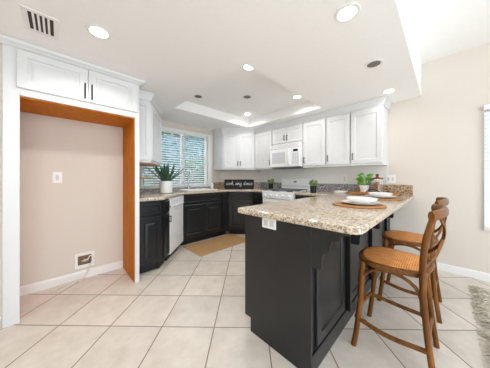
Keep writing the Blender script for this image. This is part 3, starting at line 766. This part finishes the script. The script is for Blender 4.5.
# cursive strokes on a unit grid: x-height 1
LT = {
 'c': ([[(.75, .85), (.45, 1), (.1, .7), (.1, .25), (.4, 0), (.9, .25)]], .9),
 'o': ([[(.45, 1), (.1, .7), (.1, .25), (.4, 0), (.75, .3), (.75, .75), (.45, 1), (.6, .8), (1.0, .85)]], 1.0),
 'k': ([[(0, .3), (.2, 1.3), (.25, 1.9), (.1, 1.9), (.1, 0)], [(.1, .5), (.5, .95), (.6, .7), (.15, .5), (.6, 0), (.9, .2)]], .95),
 's': ([[(0, .2), (.45, 1.05), (.55, .5), (.4, 0), (.05, .1)], [(.4, 0), (.8, .25)]], .8),
 'i': ([[(0, .25), (.25, 1), (.25, .2), (.4, 0), (.6, .25)], [(.27, 1.38), (.3, 1.45)]], .6),
 'n': ([[(0, .3), (.15, 1), (.15, 0), (.3, .7), (.55, 1), (.65, .7), (.65, .15), (.8, 0), (1, .25)]], 1.0),
 'g': ([[(.7, .85), (.4, 1), (.1, .65), (.15, .2), (.45, .1), (.7, .5), (.72, 1), (.7, -.5), (.45, -.9), (.2, -.65), (.6, -.1), (1, .25)]], 1.0),
 'd': ([[(.7, .85), (.4, 1), (.1, .65), (.15, .15), (.45, .05), (.7, .5), (.75, 1.9), (.72, .2), (.9, 0), (1.05, .25)]], 1.05),
 'a': ([[(.7, .85), (.4, 1), (.1, .65), (.15, .15), (.45, .05), (.7, .5), (.72, 1), (.72, .2), (.85, 0), (1.02, .25)]], 1.02),
 'e': ([[(0, .3), (.5, .6), (.55, .9), (.35, 1), (.1, .6), (.15, .15), (.45, 0), (.85, .3)]], .85),
 ',': ([[(.15, .1), (.1, -.25)]], .4), ' ': ([], .55)}
txt = 'cook, sing, dance'
tw = sum(LT[ch][1] for ch in txt); sc_ = (SWd - .07) / tw
q = MB(); x = -SWd / 2 + .035
rot = lean @ Matrix.Rotation(math.radians(90), 4, 'X')
for ch in txt:
    for st in LT[ch][0]:
        pts = [rot @ Vector((x + a * sc_ * 1.02 + b * sc_ * .18, .088 + b * sc_ * 1.05, .0215)) for a, b in (bez([(p[0], p[1], 0) for p in st], 4) and [(v.x, v.y) for v in bez([(p[0], p[1], 0) for p in st], 4)])]
        q.tube(pts, .0024, 5)
    x += LT[ch][1] * sc_
q.build('lettering', 'chalk', sg)

potted('potted_herb', 'small green herb in a black pot left of the range', (-2.52, 3.2, CT1), .055, .12, 'pot_black', 'leafpale', 90, .08, .022, 'small herb pots')
potted('potted_herb', 'small pale herb in a grey pot beside the black pot left of the range', (-2.415, 3.2, CT1), .034, .1, 'pot_grey', 'leafpale', 40, .04, .02, 'small herb pots')
potted('potted_herb', 'small green herb in a black pot right of the range', (-1.435, 2.90, CT1), .052, .11, 'pot_black', 'leafpale', 110, .08, .022, 'small herb pots')

# peninsula things
def placemat(loc, r, label, g):
    o = MB().lathe([(0, 0), (r, 0), (r + .005, .006), (r, .013), (0, .013)], seg=48).build('placemat', 'mat', smooth=True)
    o.location = loc; tag(o, label, 'placemat', g); return o
placemat((-.51, 1.845, CT1), .195, 'round woven placemat nearest the peninsula end, under a white plate and bowl', 'woven placemats')
placemat((-.50, 2.63, CT1), .195, 'round woven placemat farther along the peninsula, toward the wooden tray', 'woven placemats')
def dinner(loc, r, lab):
    o = MB().lathe([(0, 0), (r * .6, 0), (r * .65, .004), (r * .98, .018), (r, .021), (r * .97, .021), (r * .64, .008), (0, .007)], seg=40).build('dinner_plate', 'ceramic', smooth=True)
    o.location = loc; tag(o, lab, 'plate', 'white dinner plates')
dinner((-.495, 1.85, CT1 + .013), .152, 'white dinner plate on the placemat nearest the peninsula end')
dinner((-.50, 2.63, CT1 + .013), .152, 'white dinner plate on the placemat closer to the wooden tray')
def bowl(loc, r, lab, h):
    o = MB().lathe([(0, 0), (r * .5, 0), (r * .55, .005), (r * .9, h * .6), (r, h), (r * .96, h), (r * .85, h * .6), (r * .5, .012), (0, .01)], seg=36).build('bowl', 'ceramic', smooth=True)
    o.location = loc; tag(o, lab, 'bowl', 'white bowls')
bowl((-.485, 1.855, CT1 + .021), .118, 'wide white bowl on the plate nearest the peninsula end', .046)
bowl((-.50, 2.63, CT1 + .021), .118, 'wide white bowl on the plate closer to the wooden tray', .046)

ty = thing('serving_tray', 'brown wooden serving tray with a black handle holding plant and glass jar', 'tray', (-.685, 3.2, CT1))
TW, TD = .265, .13
MB().box(-TW, TW, -TD, TD, .008, .02).build('base', 'traywood', ty, bevel=.003)
q = MB(); q.box(-TW, TW, -TD - .012, -TD, .008, .04); q.box(-TW, TW, TD, TD + .012, .008, .04); q.box(-TW - .012, -TW, -TD - .012, TD + .012, .008, .04); q.box(TW, TW + .012, -TD - .012, TD + .012, .008, .04)
q.build('rim', 'traywood', ty, bevel=.003)
MB().tube([(.02 + .075 * math.cos(k / 10 * math.pi), -TD - .013, .035 + .045 * math.sin(k / 10 * math.pi)) for k in range(11)], .007).build('handle', 'black', ty, smooth=True)
for x in (-TW + .04, TW - .04):
    for y in (-TD + .03, TD - .03): MB().lathe([(0, 0), (.012, 0), (.014, .008), (0, .008)], (x, y, 0), 10).build('foot', 'traywood', ty)
tz = CT1 + .02
potted('potted_plant', 'bright green leafy plant in a white pot on the wooden tray', (-.80, 3.2, tz), .064, .11, 'ceramic', 'leaf', 60, .16, .04, taper=.75, lift=.75)
jr = thing('cookie_jar', 'clear glass jar with brown wooden knob lid on the wooden tray', 'jar', (-.645, 3.215, tz))
jh = .2; jrad = .08
MB().lathe([(0, 0), (jrad, 0), (jrad, .01), (jrad, jh - .03), (jrad * .85, jh - .01), (jrad * .85, jh), (jrad * .80, jh), (jrad * .80, jh - .012), (jrad - .005, jh - .032), (jrad - .005, .008), (0, .008)], seg=32).build('glass', 'glass', jr, smooth=True)
MB().lathe([(0, jh + .0005), (jrad * .95, jh + .0005), (jrad * .98, jh + .006), (jrad * .9, jh + .016), (.025, jh + .026), (.014, jh + .04), (.022, jh + .055), (.018, jh + .07), (0, jh + .076)], seg=28).build('lid', 'lidwood', jr, smooth=True)
q = MB()
for i in range(30):
    a = random.uniform(0, 6.28); r_ = random.uniform(.0, .042); z_ = .022 + i * .0045
    m_ = Matrix.Translation((math.cos(a) * r_, math.sin(a) * r_, z_)) @ Matrix.Rotation(random.uniform(-.3, .3), 4, 'X') @ Matrix.Rotation(random.uniform(-.3, .3), 4, 'Y')
    k = MB().lathe([(0, -.004), (.026, -.004), (.029, 0), (.026, .005), (0, .007)], seg=12)
    k.bm.transform(m_); me = bpy.data.meshes.new('tmp'); k.bm.to_mesh(me); k.bm.free(); q.bm.from_mesh(me); bpy.data.meshes.remove(me)
tag(q.build('biscuits', 'cookie', smooth=True), 'golden brown biscuits stacked inside the glass jar', 'biscuits', kind='stuff').location = (-.645, 3.215, tz)
sp = thing('serving_dish', 'shallow white rectangular dish by the grey backsplash left of the tray', 'dish', (-1.12, 3.2, CT1))
MB().rings([rr(.08, .06, .02, 0), rr(.1, .075, .025, .028), rr(.096, .071, .025, .028), rr(.076, .056, .02, .006)]).build('dish', 'ceramic', sp, smooth=True)

# ------------------------------------------------------------------ mats and rugs
o = MB().box(-.28, .28, -.54, .54, 0, .008).build('kitchen_mat', 'jute', bevel=.003); o.location = (-2.745, 2.02, 0)
tag(o, 'tan woven jute mat on the tile in front of the sink base', 'mat')
rgx = thing('area_rug', 'shaggy tan rug with pale fringe at the right edge of the tile floor', 'rug', (.31, 1.4, 0))
MB().box(0, 1.4, 0, 1.72, .001, .018).build('pile', 'rug', rgx, bevel=.006)
q = MB()
for i in range(430):
    y = random.uniform(0, 1.72); L = random.uniform(.07, .14); a = random.uniform(-.7, .7); z = random.uniform(.004, .022)
    q.tube([(random.uniform(0, .06), y, z + .006), (-L * .5, y + a * L * .5, z + .006), (-L, y + a * L + random.uniform(-.02, .02), .004)], [.004, .0035, .002], 4)
tag(q.build('fringe', 'fringe', rgx), 'pale loose yarn fringe', kind='stuff')

# ------------------------------------------------------------------ stools (built facing -x, origin at floor centre)
st = thing('counter_stool', 'brown bentwood cross-back counter stool nearer the camera at the peninsula', 'stool', (-.245, 1.66, 0), 0, 'cross-back counter stools')
SZ = .605
# seat outline: rounded front (−x), narrower straight back
def outline(sc=1.0):
    pts = []
    for k in range(33):
        t = -math.pi / 2 + k / 32 * math.pi
        c_, s_ = math.cos(t), math.sin(t)
        pts.append((-(abs(c_) ** .75) * .165 - .03, -s_ * .21))
    pts += [(.06, -.2), (.14, -.175), (.165, -.155), (.165, .155), (.14, .175), (.06, .2)]
    pts = [(x * sc, y * sc) for x, y in pts]
    pts.reverse(); return pts
MB().prism(outline(), SZ - .036, SZ - .004).build('seat_frame', 'stool', st, bevel=.01)
q = MB(); q.rings([[Vector((x, y, z)) for x, y in outline(s)] for s, z in ((.88, SZ - .01), (.86, SZ + .001), (.7, SZ + .006), (.4, SZ + .008), (.1, SZ + .009))]); q.build('woven_seat', 'seat', st, smooth=True)
for s in (-1, 1):
    MB().tube(bez([(-.185, s * .2, 0), (-.165, s * .195, .14), (-.145, s * .185, .35), (-.135, s * .175, SZ - .02)], 6), .0165, 10).build('front_leg', 'stool', st, smooth=True)
for s in (-1, 1):
    MB().tube(bez([(.215, s * .185, 0), (.185, s * .185, .25), (.167, s * .185, .5), (.165, s * .19, .65), (.178, s * .195, .80), (.207, s * .195, .93)], 6), .0155, 10).build('rear_post', 'stool', st, smooth=True)
# thick curved crest rail
pts = bez([(.20, -.21, .94), (.235, -.12, .948), (.255, 0, .95), (.235, .12, .948), (.20, .21, .94)], 6)
MB().tube(pts, .017, 12, flat=(1.75, .9)).build('crest_rail', 'stool', st, smooth=True, bevel=0)
# crossing back slats
for s in (-1, 1):
    MB().tube(bez([(.17, s * .178, SZ + .03), (.215, s * .10, .70), (.245, 0, .785), (.25, -s * .09, .865), (.232, -s * .15, .93)], 6), .009, 8, flat=(1.35, .7)).build('cross_slat', 'stool', st, smooth=True)
MB().tube(bez([(.165, -.18, SZ - .01), (.20, 0, SZ + .0), (.165, .18, SZ - .01)], 6), .012, 8).build('rear_seat_bow', 'stool', st, smooth=True)
# footrest ring
rpts = bez([(-.168, -.195, .2), (-.185, 0, .205), (-.168, .195, .2)], 6); MB().tube(rpts, .014, 8).build('front_stretcher', 'stool', st, smooth=True)
for s in (-1, 1):
    MB().tube(bez([(-.163, s * .193, .195), (.0, s * .205, .175), (.19, s * .185, .18)], 6), .014, 8).build('side_stretcher', 'stool', st, smooth=True)
MB().tube(bez([(.188, -.183, .19), (.184, 0, .19), (.188, .183, .19)], 6), .013, 8).build('rear_stretcher', 'stool', st, smooth=True)
# arched braces under the seat
def arch(p, q, z0, z1, name='brace'):
    n = 14; pts = []
    for k in range(n + 1):
        t = k / n; c_ = .5 - .5 * math.cos(math.pi * t); h_ = math.sin(math.pi * t) ** .55
        pts.append((p[0] + (q[0] - p[0]) * c_, p[1] + (q[1] - p[1]) * c_, z0 + (z1 - z0) * h_))
    MB().tube(pts, .011, 8).build(name, 'stool', st, smooth=True)
for s in (-1, 1): arch((-.148, s * .182), (.165, s * .178), .36, SZ - .04)
arch((-.155, -.18), (-.155, .18), .36, SZ - .04); arch((.17, -.178), (.17, .178), .36, SZ - .045)
dup(st, (-.235, 2.36, 0), 0, 'brown bentwood cross-back counter stool farther from the camera, behind the first stool')
